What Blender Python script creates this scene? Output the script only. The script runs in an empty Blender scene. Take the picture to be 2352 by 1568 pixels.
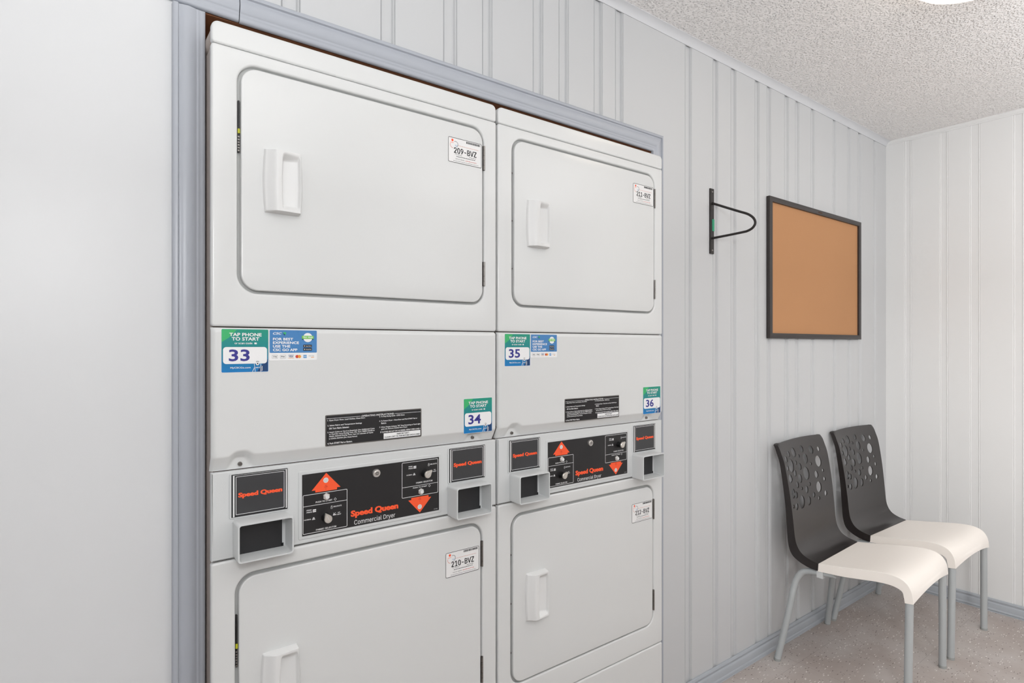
import bpy, bmesh, math, random
from mathutils import Vector, Matrix
random.seed(7)
sc = bpy.context.scene
COL = sc.collection

# ------------------------------------------------------------------ camera, world, lights, exposure
F_PX, W_PX = 1345.0, 2352.0
CAM_Z = 1.313
YAW = math.atan2(1761.0, 1345.0)          # angle between the view axis and the dryer wall direction (+X)
cd = bpy.data.cameras.new('camera')
cd.sensor_width = 36.0
cd.lens = 36.0 * F_PX / W_PX
cd.shift_y = 10.0 / W_PX
cd.clip_start = 0.02
cam = bpy.data.objects.new('camera', cd)
cam.location = (0, 0, CAM_Z)
cam.rotation_euler = (math.radians(90), 0, YAW - math.radians(90))
COL.objects.link(cam)
sc.camera = cam

w = bpy.data.worlds.new('world'); sc.world = w; w.use_nodes = True
w.node_tree.nodes['Background'].inputs[0].default_value = (0.8, 0.85, 0.9, 1)
w.node_tree.nodes['Background'].inputs[1].default_value = 0.3

def area(name, loc, rot, size, power, col, size_y=None, spread=None):
    l = bpy.data.lights.new(name, 'AREA'); l.energy = power; l.color = col
    if size_y: l.shape = 'RECTANGLE'; l.size = size; l.size_y = size_y
    else: l.shape = 'DISK'; l.size = size
    if spread: l.spread = spread
    o = bpy.data.objects.new(name, l); o.location = loc; o.rotation_euler = rot
    COL.objects.link(o); return o
# the photographer's flash: a soft head just above and behind the camera, and its bounce off the ceiling; the others are added fill
FLASH = area('flash_fill', (-0.12, -0.25, 1.68), (math.radians(88), 0, math.radians(-38)), 0.30, 7.0, (0.98, 0.99, 1.0))
BOUNCE_A = area('flash_fill_bounce', (0.0, -0.6, 1.65), (math.radians(180), 0, 0), 1.0, 42.0, (0.955, 0.98, 1.0), 1.0)
FILL_BOUNCE = area('flash_fill_bounce', (2.6, -0.9, 1.65), (math.radians(180), 0, 0), 1.0, 36.0, (0.975, 0.985, 1.0), 1.0)  # added up-facing fill, evens out the light along the room
FILL_BACK = area('flash_fill', (-0.9, -1.2, 1.7), (math.radians(82), 0, math.radians(-66)), 0.4, 4.6, (1.0, 1.0, 1.0), spread=math.radians(60))  # added fill aimed at the back wall to brighten it
FILL_CORNER = area('flash_fill', (0.9, -1.2, 1.8), (math.radians(75), 0, math.radians(-56)), 0.4, 3.4, (1.0, 1.0, 1.0), spread=math.radians(70))  # added fill lamp, lifts the far corner, seats and floor
CEIL_P = 3.0
sc.view_settings.view_transform = 'Standard'
sc.view_settings.look = 'None'
sc.view_settings.exposure = -0.07
sc.view_settings.gamma = 1.0
sc.view_settings.use_curve_mapping = False

# ------------------------------------------------------------------ materials
MATS = {}
def srgb(r, g, b):
    f = lambda c: (c / 255 / 12.92) if c / 255 <= .04045 else ((c / 255 + .055) / 1.055) ** 2.4
    return (f(r), f(g), f(b), 1)
def mat(name, col, rough=.5, metal=0, coat=0, spec=.5, bump=None, var=0.0, varscale=3.0):
    m = bpy.data.materials.new(name); m.use_nodes = True
    nt = m.node_tree; p = nt.nodes['Principled BSDF']
    p.inputs['Base Color'].default_value = col
    p.inputs['Roughness'].default_value = rough
    p.inputs['Metallic'].default_value = metal
    p.inputs['Coat Weight'].default_value = coat
    p.inputs['Coat Roughness'].default_value = .12
    p.inputs['Specular IOR Level'].default_value = spec
    tc = nt.nodes.new('ShaderNodeTexCoord')
    if var > 0:
        n = nt.nodes.new('ShaderNodeTexNoise'); n.inputs['Scale'].default_value = varscale; n.inputs['Detail'].default_value = 4
        nt.links.new(tc.outputs['Object'], n.inputs['Vector'])
        mx = nt.nodes.new('ShaderNodeMix'); mx.data_type = 'RGBA'
        mx.inputs[6].default_value = col
        mx.inputs[7].default_value = tuple(c * (1 - var) for c in col[:3]) + (1,)
        nt.links.new(n.outputs['Fac'], mx.inputs[0]); nt.links.new(mx.outputs[2], p.inputs['Base Color'])
    if bump:
        sc_, st, dist = bump
        n2 = nt.nodes.new('ShaderNodeTexNoise'); n2.inputs['Scale'].default_value = sc_; n2.inputs['Detail'].default_value = 3
        nt.links.new(tc.outputs['Object'], n2.inputs['Vector'])
        b = nt.nodes.new('ShaderNodeBump'); b.inputs['Strength'].default_value = st; b.inputs['Distance'].default_value = dist
        nt.links.new(n2.outputs['Fac'], b.inputs['Height']); nt.links.new(b.outputs['Normal'], p.inputs['Normal'])
    MATS[name] = m
    return m
mat('enamel', srgb(221, 222, 221), .28, coat=.5, var=.02, varscale=2, bump=(60, .05, .001))
mat('enamel_side_shaded', srgb(176, 164, 156), .45, var=.15, varscale=12)  # dryer enamel with the shade and brown wood reflections put into its colour
mat('knob_cap', srgb(226, 220, 212), .34, metal=.75)
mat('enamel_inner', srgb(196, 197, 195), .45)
mat('plastic_white', srgb(230, 230, 229), .38, var=.02)
mat('plastic_grey', srgb(210, 212, 212), .45, bump=(500, .2, .0005), var=.03, varscale=8)
mat('wall_paint_back_lit', srgb(231, 231, 230), .42, var=.02, varscale=1.5, bump=(30, .08, .002))  # same paint as wall_paint, the stronger light here lightened into the colour
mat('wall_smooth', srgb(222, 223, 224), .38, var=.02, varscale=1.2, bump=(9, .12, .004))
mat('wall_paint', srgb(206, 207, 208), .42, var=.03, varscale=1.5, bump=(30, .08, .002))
mat('trim_blue', srgb(180, 184, 192), .33, var=.05, varscale=6, bump=(25, .12, .002))
mat('trim_pale', srgb(212, 213, 216), .4, var=.04)
mat('baseboard_blue', srgb(179, 184, 190), .36, var=.12, varscale=9, bump=(25, .15, .002))
mat('raw_wood', srgb(168, 112, 76), .7, var=.45, varscale=14)
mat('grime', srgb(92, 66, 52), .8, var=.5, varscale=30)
mat('black_plate', srgb(34, 33, 34), .38, bump=(900, .12, .0003))
mat('black_shiny', srgb(26, 22, 24), .22)
mat('badge_black', srgb(58, 58, 60), .42, bump=(900, .1, .0003))
mat('print_black', srgb(30, 30, 32), .5)
mat('print_white', srgb(240, 240, 240), .5)
mat('print_orange', srgb(255, 92, 48), .5)
mat('print_red', srgb(205, 60, 40), .5)
mat('print_faint_red', srgb(222, 150, 135), .5)
mat('print_grey', srgb(120, 120, 125), .5)
mat('print_indigo', srgb(52, 50, 140), .5)
mat('print_green', srgb(60, 180, 110), .45)
mat('print_lime', srgb(120, 200, 80), .45)
mat('print_navy', srgb(16, 60, 110), .45)
mat('print_blue', srgb(72, 132, 190), .4)
mat('print_sky', srgb(96, 160, 215), .45)
mat('print_yellow', srgb(240, 160, 60), .45)
mat('tag_white', srgb(238, 237, 236), .35)
mat('dark_insert', srgb(44, 44, 46), .4, bump=(60, .2, .001), var=.4, varscale=25)
mat('chrome', srgb(232, 228, 224), .28, metal=.9)
mat('steel', srgb(150, 146, 142), .38, metal=1, var=.3, varscale=90)
mat('steel_dark', srgb(92, 84, 80), .45, metal=.8)
mat('black_plastic', srgb(24, 24, 25), .35)
mat('black_metal', srgb(46, 42, 40), .5, metal=.2, var=.3, varscale=30)
mat('green_tape', srgb(30, 150, 110), .5)
mat('yellow_plastic', srgb(190, 190, 40), .5)
mat('cork', srgb(196, 143, 98), .8, var=.10, varscale=2.2, bump=(260, .25, .001))
mat('frame_brown', srgb(50, 43, 41), .4, var=.2, varscale=20)
mat('chair_dark', srgb(34, 28, 27), .34, coat=.15, bump=(700, .08, .0005))
mat('chair_cream', srgb(253, 246, 238), .42, bump=(700, .06, .0005))
mat('leg_grey', srgb(182, 186, 187), .36, metal=.12)
mat('foot_cap', srgb(160, 162, 160), .6)

def ramp_mat(name, stops, rough=.4):
    m = bpy.data.materials.new(name); m.use_nodes = True; nt = m.node_tree; p = nt.nodes['Principled BSDF']
    tc = nt.nodes.new('ShaderNodeTexCoord'); sx = nt.nodes.new('ShaderNodeSeparateXYZ'); cr = nt.nodes.new('ShaderNodeValToRGB')
    nt.links.new(tc.outputs['Generated'], sx.inputs[0]); nt.links.new(sx.outputs['Z'], cr.inputs[0])
    nt.links.new(cr.outputs[0], p.inputs['Base Color']); p.inputs['Roughness'].default_value = rough
    e = cr.color_ramp.elements
    e[0].position, e[0].color = stops[0]; e[1].position, e[1].color = stops[-1]
    for s in stops[1:-1]:
        n = e.new(s[0]); n.color = s[1]
    MATS[name] = m
ramp_mat('sticker_teal', [(0, srgb(0, 120, 190)), (.2, srgb(10, 120, 175)), (.55, srgb(20, 135, 140)), (1, srgb(30, 150, 125))])

def ceiling_mat():
    m = bpy.data.materials.new('popcorn_ceiling'); m.use_nodes = True; nt = m.node_tree; p = nt.nodes['Principled BSDF']
    p.inputs['Base Color'].default_value = srgb(246, 243, 241); p.inputs['Roughness'].default_value = .32
    tc = nt.nodes.new('ShaderNodeTexCoord')
    v = nt.nodes.new('ShaderNodeTexVoronoi'); v.inputs['Scale'].default_value = 120; v.feature = 'F1'
    nt.links.new(tc.outputs['Object'], v.inputs['Vector'])
    n = nt.nodes.new('ShaderNodeTexNoise'); n.inputs['Scale'].default_value = 150; n.inputs['Detail'].default_value = 3
    nt.links.new(tc.outputs['Object'], n.inputs['Vector'])
    mr = nt.nodes.new('ShaderNodeMapRange'); mr.inputs[1].default_value = .1; mr.inputs[2].default_value = .65; mr.inputs[3].default_value = 1; mr.inputs[4].default_value = 0
    nt.links.new(v.outputs['Distance'], mr.inputs[0])
    nr = nt.nodes.new('ShaderNodeMapRange'); nr.inputs[1].default_value = .38; nr.inputs[2].default_value = .68
    nt.links.new(n.outputs['Fac'], nr.inputs[0])
    mu = nt.nodes.new('ShaderNodeMath'); mu.operation = 'MULTIPLY'
    nt.links.new(mr.outputs[0], mu.inputs[0]); nt.links.new(nr.outputs[0], mu.inputs[1])
    b = nt.nodes.new('ShaderNodeBump'); b.inputs['Strength'].default_value = 1.0; b.inputs['Distance'].default_value = .0055
    nt.links.new(mu.outputs[0], b.inputs['Height']); nt.links.new(b.outputs['Normal'], p.inputs['Normal'])
    MATS['popcorn'] = m
ceiling_mat()

def floor_mat():
    m = bpy.data.materials.new('vinyl_tile'); m.use_nodes = True; nt = m.node_tree; p = nt.nodes['Principled BSDF']
    N = nt.nodes.new; L = nt.links.new
    tc = N('ShaderNodeTexCoord')
    big = N('ShaderNodeTexNoise'); big.inputs['Scale'].default_value = 5; big.inputs['Detail'].default_value = 5
    L(tc.outputs['Object'], big.inputs['Vector'])
    cr = N('ShaderNodeValToRGB'); cr.color_ramp.elements[0].position = .35; cr.color_ramp.elements[1].position = .65
    cr.color_ramp.elements[0].color = srgb(176, 164, 157); cr.color_ramp.elements[1].color = srgb(193, 185, 180)
    L(big.outputs['Fac'], cr.inputs[0])
    def flecks(prev, scale, stretch, rot, lo, hi, color):
        mp = N('ShaderNodeMapping'); mp.inputs['Scale'].default_value = stretch; mp.inputs['Rotation'].default_value = (0, 0, rot)
        L(tc.outputs['Object'], mp.inputs['Vector'])
        v = N('ShaderNodeTexVoronoi'); v.inputs['Scale'].default_value = scale
        L(mp.outputs[0], v.inputs['Vector'])
        sx = N('ShaderNodeSeparateXYZ'); L(v.outputs['Color'], sx.inputs[0])
        g = N('ShaderNodeMath'); g.operation = 'GREATER_THAN'; g.inputs[1].default_value = hi; L(sx.outputs['X'], g.inputs[0])
        mr = N('ShaderNodeMapRange'); mr.inputs[1].default_value = lo; mr.inputs[2].default_value = lo * .6; mr.inputs[3].default_value = 0; mr.inputs[4].default_value = 1
        L(v.outputs['Distance'], mr.inputs[0])
        mu = N('ShaderNodeMath'); mu.operation = 'MULTIPLY'; L(g.outputs[0], mu.inputs[0]); L(mr.outputs[0], mu.inputs[1])
        mx = N('ShaderNodeMix'); mx.data_type = 'RGBA'; mx.inputs[7].default_value = color
        L(mu.outputs[0], mx.inputs[0]); L(prev, mx.inputs[6]); return mx.outputs[2]
    c = flecks(cr.outputs[0], 42, (1, 3.6, 1), .35, .32, .74, srgb(226, 221, 216))
    c = flecks(c, 44, (1, 3.4, 1), .75, .30, .78, srgb(122, 110, 104))
    c = flecks(c, 62, (2.6, 1, 1), 1.1, .26, .86, srgb(98, 86, 80))
    c = flecks(c, 34, (1, 1.8, 1), 1.6, .17, .86, srgb(240, 236, 231))
    # tile joints, 305 mm
    sx = N('ShaderNodeSeparateXYZ'); L(tc.outputs['Object'], sx.inputs[0])
    def joint(sock, off):
        a = N('ShaderNodeMath'); a.operation = 'ADD'; a.inputs[1].default_value = off; L(sock, a.inputs[0])
        mo = N('ShaderNodeMath'); mo.operation = 'PINGPONG'; mo.inputs[1].default_value = .1524; L(a.outputs[0], mo.inputs[0])
        le = N('ShaderNodeMath'); le.operation = 'LESS_THAN'; le.inputs[1].default_value = .0007; L(mo.outputs[0], le.inputs[0])
        return le.outputs[0]
    j1 = joint(sx.outputs['X'], 10.08); j2 = joint(sx.outputs['Y'], JOINT_Y)
    mxj = N('ShaderNodeMath'); mxj.operation = 'MAXIMUM'; L(j1, mxj.inputs[0]); L(j2, mxj.inputs[1])
    sc_ = N('ShaderNodeMath'); sc_.operation = 'MULTIPLY'; sc_.inputs[1].default_value = .4; L(mxj.outputs[0], sc_.inputs[0])
    mx = N('ShaderNodeMix'); mx.data_type = 'RGBA'; mx.inputs[7].default_value = srgb(100, 88, 80)
    L(sc_.outputs[0], mx.inputs[0]); L(c, mx.inputs[6]); L(mx.outputs[2], p.inputs['Base Color'])
    p.inputs['Roughness'].default_value = .38
    MATS['floor'] = m
JOINT_Y = 7.936
floor_mat()

def glow_mat(name, col, strength):
    m = bpy.data.materials.new(name); m.use_nodes = True; p = m.node_tree.nodes['Principled BSDF']
    p.inputs['Base Color'].default_value = (.9, .88, .84, 1)
    p.inputs['Emission Color'].default_value = col; p.inputs['Emission Strength'].default_value = strength
    p.inputs['Roughness'].default_value = .3
    MATS[name] = m
glow_mat('lamp_glass', (1.0, .86, .68, 1), CEIL_P)

# ------------------------------------------------------------------ mesh helpers
def curve_mesh(cu):
    o = bpy.data.objects.new('tmp', cu); COL.objects.link(o)
    dg = bpy.context.evaluated_depsgraph_get()
    me = bpy.data.meshes.new_from_object(o.evaluated_get(dg))
    bpy.data.objects.remove(o); bpy.data.curves.remove(cu)
    vs = [tuple(v.co) for v in me.vertices]; fs = [tuple(p.vertices) for p in me.polygons]
    bpy.data.meshes.remove(me)
    return vs, fs
TXT = {}
import os
try:
    INTER = bpy.data.fonts.load(os.path.join(bpy.utils.resource_path('LOCAL'), 'datafiles', 'fonts', 'Inter.woff2'))   # ships with Blender
except Exception:
    INTER = None
def text_mesh(s, off, shear, space=1.0):
    heavy = off >= .015 or INTER is None
    off = min(off, .028) if heavy else 0
    k = (s, off, shear, space)
    if k not in TXT:
        cu = bpy.data.curves.new('t', 'FONT'); cu.body = s; cu.size = 1; cu.shear = shear
        if heavy: cu.offset = off
        else: cu.font = INTER
        cu.space_character = space; cu.resolution_u = 3; cu.fill_mode = 'FRONT'
        TXT[k] = curve_mesh(cu)
    return TXT[k]
def rr(x0, z0, x1, z1, r, n=8):
    """rounded rectangle outline, counter-clockwise"""
    r = min(r, (x1 - x0) / 2, (z1 - z0) / 2)
    if r <= 0: return [(x0, z0), (x1, z0), (x1, z1), (x0, z1)]
    out = []
    for cx, cz, a0 in ((x1 - r, z0 + r, -90), (x1 - r, z1 - r, 0), (x0 + r, z1 - r, 90), (x0 + r, z0 + r, 180)):
        for i in range(n + 1):
            a = math.radians(a0 + 90 * i / n); out.append((cx + r * math.cos(a), cz + r * math.sin(a)))
    return out
def circ(cx, cz, r, n=24): return [(cx + r * math.cos(2 * math.pi * i / n), cz + r * math.sin(2 * math.pi * i / n)) for i in range(n)]

class MB:
    def __init__(s): s.v = []; s.f = []; s.m = []; s.mats = []
    def mi(s, name):
        if name not in s.mats: s.mats.append(name)
        return s.mats.index(name)
    def raw(s, vs, fs, m):
        b = len(s.v); k = s.mi(m); s.v += [tuple(v) for v in vs]
        for f in fs: s.f.append([b + i for i in f]); s.m.append(k)
    # ---- things drawn on a plane facing -Y (x to the right, z up)
    def poly(s, pts, y, m): s.raw([(x, y, z) for x, z in pts], [list(range(len(pts)))], m)
    def rect(s, x0, z0, x1, z1, y, m, r=0): s.poly(rr(x0, z0, x1, z1, r, 5), y, m)
    def ring(s, x0, z0, x1, z1, t, y, m, r=.002):
        a = rr(x0, z0, x1, z1, r, 5); b = rr(x0 + t, z0 + t, x1 - t, z1 - t, max(r - t, .0002), 5)
        n = len(a); s.raw([(x, y, z) for x, z in a + b], [[i, (i + 1) % n, n + (i + 1) % n, n + i] for i in range(n)], m)
    def loopring(s, a, b, y, m):
        n = len(a); s.raw([(x, y, z) for x, z in a + b], [[i, (i + 1) % n, n + (i + 1) % n, n + i] for i in range(n)], m)
    def disc(s, cx, cz, r, y, m, n=20): s.poly(circ(cx, cz, r, n), y, m)
    def line(s, x0, z0, x1, z1, t, y, m):
        d = Vector((x1 - x0, z1 - z0)); d.normalize(); nx, nz = -d.y * t / 2, d.x * t / 2
        s.poly([(x0 - nx, z0 - nz), (x1 - nx, z1 - nz), (x1 + nx, z1 + nz), (x0 + nx, z0 + nz)], y, m)
    def arc(s, cx, cz, r, a0, a1, t, y, m, n=14):
        a = [math.radians(a0 + (a1 - a0) * i / n) for i in range(n + 1)]
        vs = [(cx + (r - t / 2) * math.cos(q), y, cz + (r - t / 2) * math.sin(q)) for q in a] + [(cx + (r + t / 2) * math.cos(q), y, cz + (r + t / 2) * math.sin(q)) for q in a]
        s.raw(vs, [[i, n + 1 + i, n + 2 + i, i + 1] for i in range(n)], m)
    def text(s, t, x0, z0, x1, z1, y, m, off=.0, shear=0, space=1.0):
        vs, fs = text_mesh(t, off, shear, space)
        if not vs: return
        ax = min(v[0] for v in vs); bx = max(v[0] for v in vs); ay = min(v[1] for v in vs); by = max(v[1] for v in vs)
        o = .022 if .008 <= off < .015 and INTER else (.030 if off > .04 else 0)
        kx = (x1 - x0) / (bx - ax + 2 * o); kz = (z1 - z0) / (by - ay + o)
        for k, (i, j) in enumerate([(0, 0), (-1, .5), (1, -.5)] + ([(-.5, -.5), (.5, .5)] if off > .04 else []) if o else [(0, 0)]):
            s.raw([(x0 + (v[0] - ax + o + i * o) * kx, y - k * 3e-5, z0 + (v[1] - ay + o / 2 + j * o) * kz) for v in vs], fs, m)
    # ---- solids
    def plate(s, outlines, y0, y1, m, bev=.002, seg=3):
        """outline (and holes) extruded from y0 (front) to y1 (back) with rounded edges"""
        cu = bpy.data.curves.new('p', 'CURVE'); cu.dimensions = '2D'; cu.fill_mode = 'BOTH'
        t = y1 - y0; bev = min(bev, t / 2 * .98)
        cu.extrude = t / 2 - bev; cu.bevel_depth = bev; cu.bevel_resolution = seg; cu.offset = -bev
        for o in outlines:
            sp = cu.splines.new('POLY'); sp.points.add(len(o) - 1); sp.use_cyclic_u = True
            for i, (x, z) in enumerate(o): sp.points[i].co = (x, z, 0, 1)
        vs, fs = curve_mesh(cu); ym = (y0 + y1) / 2
        s.raw([(v[0], ym - v[2], v[1]) for v in vs], fs, m)
    def box(s, x0, y0, z0, x1, y1, z1, m):
        vs = [(x, y, z) for x in (x0, x1) for y in (y0, y1) for z in (z0, z1)]
        s.raw(vs, [(0, 1, 3, 2), (4, 6, 7, 5), (0, 4, 5, 1), (2, 3, 7, 6), (0, 2, 6, 4), (1, 5, 7, 3)], m)
    def cyl(s, p0, p1, r0, r1, m, n=20, cap=True):
        p0 = Vector(p0); p1 = Vector(p1); d = (p1 - p0).normalized()
        a = d.orthogonal().normalized(); b = d.cross(a)
        vs = [p0 + (a * math.cos(2 * math.pi * i / n) + b * math.sin(2 * math.pi * i / n)) * r0 for i in range(n)] + \
             [p1 + (a * math.cos(2 * math.pi * i / n) + b * math.sin(2 * math.pi * i / n)) * r1 for i in range(n)]
        fs = [(i, (i + 1) % n, n + (i + 1) % n, n + i) for i in range(n)]
        if cap: fs += [tuple(reversed(range(n))), tuple(range(n, 2 * n))]
        s.raw(vs, fs, m)
    def tube(s, pts, r, m, n=16):
        pts = [Vector(p) for p in pts]; vs = []; prev = None
        for i, p in enumerate(pts):
            d = (pts[min(i + 1, len(pts) - 1)] - pts[max(i - 1, 0)]).normalized()
            a = (prev - d * prev.dot(d)).normalized() if prev else d.orthogonal().normalized()
            prev = a; b = d.cross(a)
            vs += [p + (a * math.cos(2 * math.pi * k / n) + b * math.sin(2 * math.pi * k / n)) * r for k in range(n)]
        fs = [(i * n + k, i * n + (k + 1) % n, (i + 1) * n + (k + 1) % n, (i + 1) * n + k) for i in range(len(pts) - 1) for k in range(n)]
        fs += [tuple(reversed(range(n))), tuple(range((len(pts) - 1) * n, len(pts) * n))]
        s.raw(vs, fs, m)
    def sweep(s, prof, fn, ts, m, close=True):
        """profile points mapped by fn(t, p) for each t"""
        n = len(prof); vs = [fn(t, p) for t in ts for p in prof]
        fs = [(i * n + k, i * n + (k + 1) % n, (i + 1) * n + (k + 1) % n, (i + 1) * n + k) for i in range(len(ts) - 1) for k in range(n if close else n - 1)]
        if close: fs += [tuple(reversed(range(n))), tuple(range((len(ts) - 1) * n, len(ts) * n))]
        s.raw(vs, fs, m)
    def grid(s, fn, nu, nv, m):
        vs = [fn(i / nu, j / nv) for j in range(nv + 1) for i in range(nu + 1)]
        s.raw(vs, [(j * (nu + 1) + i, j * (nu + 1) + i + 1, (j + 1) * (nu + 1) + i + 1, (j + 1) * (nu + 1) + i) for j in range(nv) for i in range(nu)], m)
    def build(s, name, parent=None, smooth=35, bevel=0, fixn=False):
        me = bpy.data.meshes.new(name); me.from_pydata(s.v, [], s.f)
        for i, p in enumerate(me.polygons): p.material_index = s.m[i]
        for n in s.mats: me.materials.append(MATS[n])
        if smooth or fixn:
            bm = bmesh.new(); bm.from_mesh(me)
            bmesh.ops.remove_doubles(bm, verts=bm.verts, dist=1e-6)
            if fixn: bmesh.ops.recalc_face_normals(bm, faces=bm.faces)
            if smooth:
                a = math.radians(smooth)
                for f in bm.faces: f.smooth = True
                for e in bm.edges:
                    if len(e.link_faces) != 2 or e.calc_face_angle(0) > a: e.smooth = False
            bm.to_mesh(me); bm.free()
        o = bpy.data.objects.new(name, me); COL.objects.link(o)
        if parent: o.parent = parent
        if bevel:
            b = o.modifiers.new('bevel', 'BEVEL'); b.width = bevel; b.segments = 3; b.limit_method = 'ANGLE'; b.angle_limit = math.radians(40)
        return o
def tag(o, label=None, cat=None, group=None, kind=None):
    if label: o['label'] = label
    if cat: o['category'] = cat
    if group: o['group'] = group
    if kind: o['kind'] = kind
    return o
def empty(name, loc, rz=0):
    o = bpy.data.objects.new(name, None); o.empty_display_size = .1; o.location = loc; o.rotation_euler = (0, 0, rz); COL.objects.link(o); return o
def sstep(a, b, x):
    t = max(0, min(1, (x - a) / (b - a))); return t * t * (3 - 2 * t)

# ------------------------------------------------------------------ the room
YW, XB, ZC = 1.335, 3.655, 2.452          # dryer wall, far wall, ceiling
XL, YR = -1.35, -1.75                     # walls out of the frame
OX0, OX1, OZ = .2288, 1.634, 1.9975       # opening of the dryer alcove
def prof(edges, lo, hi, k=1.35):
    out = [(lo, 0)]
    for a, b in edges:
        if a - .006 > lo and b + .006 < hi:
            out += [(a - .0055, 0), (a - .003, .0036), (a - .0012, .0003), (a + .0008, .0003), (a + .003, .0052),
                    (b - .003, .0052), (b - .0008, .0003), (b + .0012, .0003), (b + .003, .0036), (b + .0055, 0)]
    return [(a, b * k) for a, b in out] + [(hi, 0)]
GR = [(.3841, .4163), (.6196, .6494), (.797, .83), (.921, .946), (1.1018, 1.1324), (1.2042, 1.2353), (1.3552, 1.3857), (1.4546, 1.4851),
      (1.6086, 1.6421), (1.8302, 1.8623), (2.0061, 2.0319), (2.1291, 2.1592), (2.3062, 2.3337), (2.401, 2.4269), (2.5488, 2.5796),
      (2.6457, 2.6747), (2.7912, 2.8187), (3.012, 3.0402), (3.1761, 3.2062), (3.2989, 3.3306), (3.4894, 3.515)]
m = MB()
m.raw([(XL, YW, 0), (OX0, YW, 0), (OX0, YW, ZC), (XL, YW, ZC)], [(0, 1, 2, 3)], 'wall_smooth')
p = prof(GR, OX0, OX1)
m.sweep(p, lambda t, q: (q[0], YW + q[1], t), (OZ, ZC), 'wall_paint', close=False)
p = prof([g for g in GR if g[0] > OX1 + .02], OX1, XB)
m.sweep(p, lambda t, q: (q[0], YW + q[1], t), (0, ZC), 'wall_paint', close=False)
# thickness of the wall around the opening
tag(m.build('wall_left', smooth=0), kind='structure')
m = MB()
for x in (OX0, OX1):
    d = -1 if x == OX0 else 1
    m.box(min(x, x + d * .012), YW + .005, 0, max(x, x + d * .012), 2.06, OZ + .012, 'raw_wood')
m.box(OX0, YW + .005, OZ - .002, OX1, 2.06, OZ + .010, 'raw_wood')
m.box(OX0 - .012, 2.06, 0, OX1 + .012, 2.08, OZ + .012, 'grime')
tag(m.build('trim_6', smooth=0), kind='structure')
GB = [(1.215, 1.24), (1.05, 1.0785), (.915, .9498), (.745, .7776), (.565, .595), (.44, .47), (.25, .28), (.13, .16), (-.03, 0), (-.2, -.17), (-.36, -.33), (-.55, -.52), (-.7, -.67), (-.9, -.87), (-1.1, -1.07)]
m = MB()
m.sweep(prof(sorted(GB), YR, YW), lambda t, q: (XB + q[1] * .28, q[0], t), (ZC, 0), 'wall_paint_back_lit', close=False)
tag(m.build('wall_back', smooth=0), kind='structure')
m = MB(); m.raw([(XL, YR, 0), (XL, YW, 0), (XL, YW, ZC), (XL, YR, ZC)], [(0, 1, 2, 3)], 'wall_smooth'); tag(m.build('wall_front', smooth=0), kind='structure')
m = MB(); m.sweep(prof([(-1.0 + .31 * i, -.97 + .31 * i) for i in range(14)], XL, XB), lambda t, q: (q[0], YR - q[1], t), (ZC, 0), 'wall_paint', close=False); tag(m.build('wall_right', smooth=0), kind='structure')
m = MB(); m.raw([(XL, YR, ZC), (XL, YW, ZC), (XB, YW, ZC), (XB, YR, ZC)], [(0, 1, 2, 3)], 'popcorn'); tag(m.build('ceiling', smooth=0), kind='structure')
m = MB(); m.raw([(XL, YR, 0), (XB, YR, 0), (XB, 2.06, 0), (XL, 2.06, 0)], [(0, 1, 2, 3)], 'floor'); tag(m.build('floor', smooth=0), kind='structure')

# casing round the alcove (a: from outer edge, h: out of the wall)
CAS = [(0, 0), (0, .015), (.002, .017), (.009, .017), (.011, .0125), (.013, .012), (.016, .0135), (.028, .0155), (.037, .0128), (.041, .0112),
       (.0425, .0100), (.0445, .0104), (.047, .0102), (.0485, .0090), (.052, .0092), (.057, .0085), (.0595, .005), (.0595, 0)]
m = MB()
m.sweep(CAS, lambda t, q: (.1687 + q[0], YW - q[1], t), [0, .7, 1.4, 1.9915], 'trim_blue')
tag(m.build('trim_1', smooth=50, fixn=True), kind='structure')
m = MB()
zt = 2.0535
m.sweep(CAS, lambda t, q: (.14 if t == 0 else .2905, YW - q[1] - .001, zt + .001 - q[0] + (.003 if t == 0 else 0)), (0, 1), 'trim_blue')
m.sweep(CAS, lambda t, q: (.2925 if t == 0 else 1.681 - q[0] * .8, YW - q[1], zt - q[0]), (0, 1), 'trim_blue')
tag(m.build('trim_2', smooth=50, fixn=True), kind='structure')
m = MB()
m.sweep(CAS, lambda t, q: (1.681 - q[0] * .8, YW - q[1], 0 if t == 0 else zt - q[0]), (0, 1), 'trim_blue')
tag(m.build('trim_3', smooth=50, fixn=True), kind='structure')
# cove at the ceiling
CV = [(0, 0), (0, .024), (.003, .024), (.006, .017), (.012, .009), (.020, .004), (.026, .002), (.026, 0)]
m = MB(); m.sweep(CV, lambda t, q: (t, YW - q[0], ZC - q[1]), (XL, XB), 'trim_pale'); tag(m.build('trim_4', smooth=50, fixn=True), kind='structure')
CV2 = [(0, 0), (0, .022), (.003, .022), (.0045, .017), (.003, .0135), (.0065, .010), (.008, .005), (.008, 0)]
m = MB(); m.sweep(CV2, lambda t, q: (XB - q[0], t, ZC - q[1]), (YR, YW), 'wall_paint_back_lit'); tag(m.build('trim_5', smooth=50, fixn=True), kind='structure')
BP = [(0, 0), (0, .063), (.004, .064), (.008, .062), (.0105, .056), (.008, .050), (.0075, .046), (.011, .043), (.0125, .040), (.0125, .017), (.0155, .014), (.0165, .009), (.013, .006), (.0155, .004), (.016, 0)]
m = MB(); m.sweep(BP, lambda t, q: (t, YW - q[0], q[1]), (1.683, XB), 'baseboard_blue'); tag(m.build('baseboard_left', smooth=30, fixn=True), kind='structure')
m = MB(); m.sweep(BP, lambda t, q: (XB - q[0], t, q[1]), (YR, YW), 'baseboard_blue'); tag(m.build('baseboard_back', smooth=30, fixn=True), kind='structure')

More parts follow.
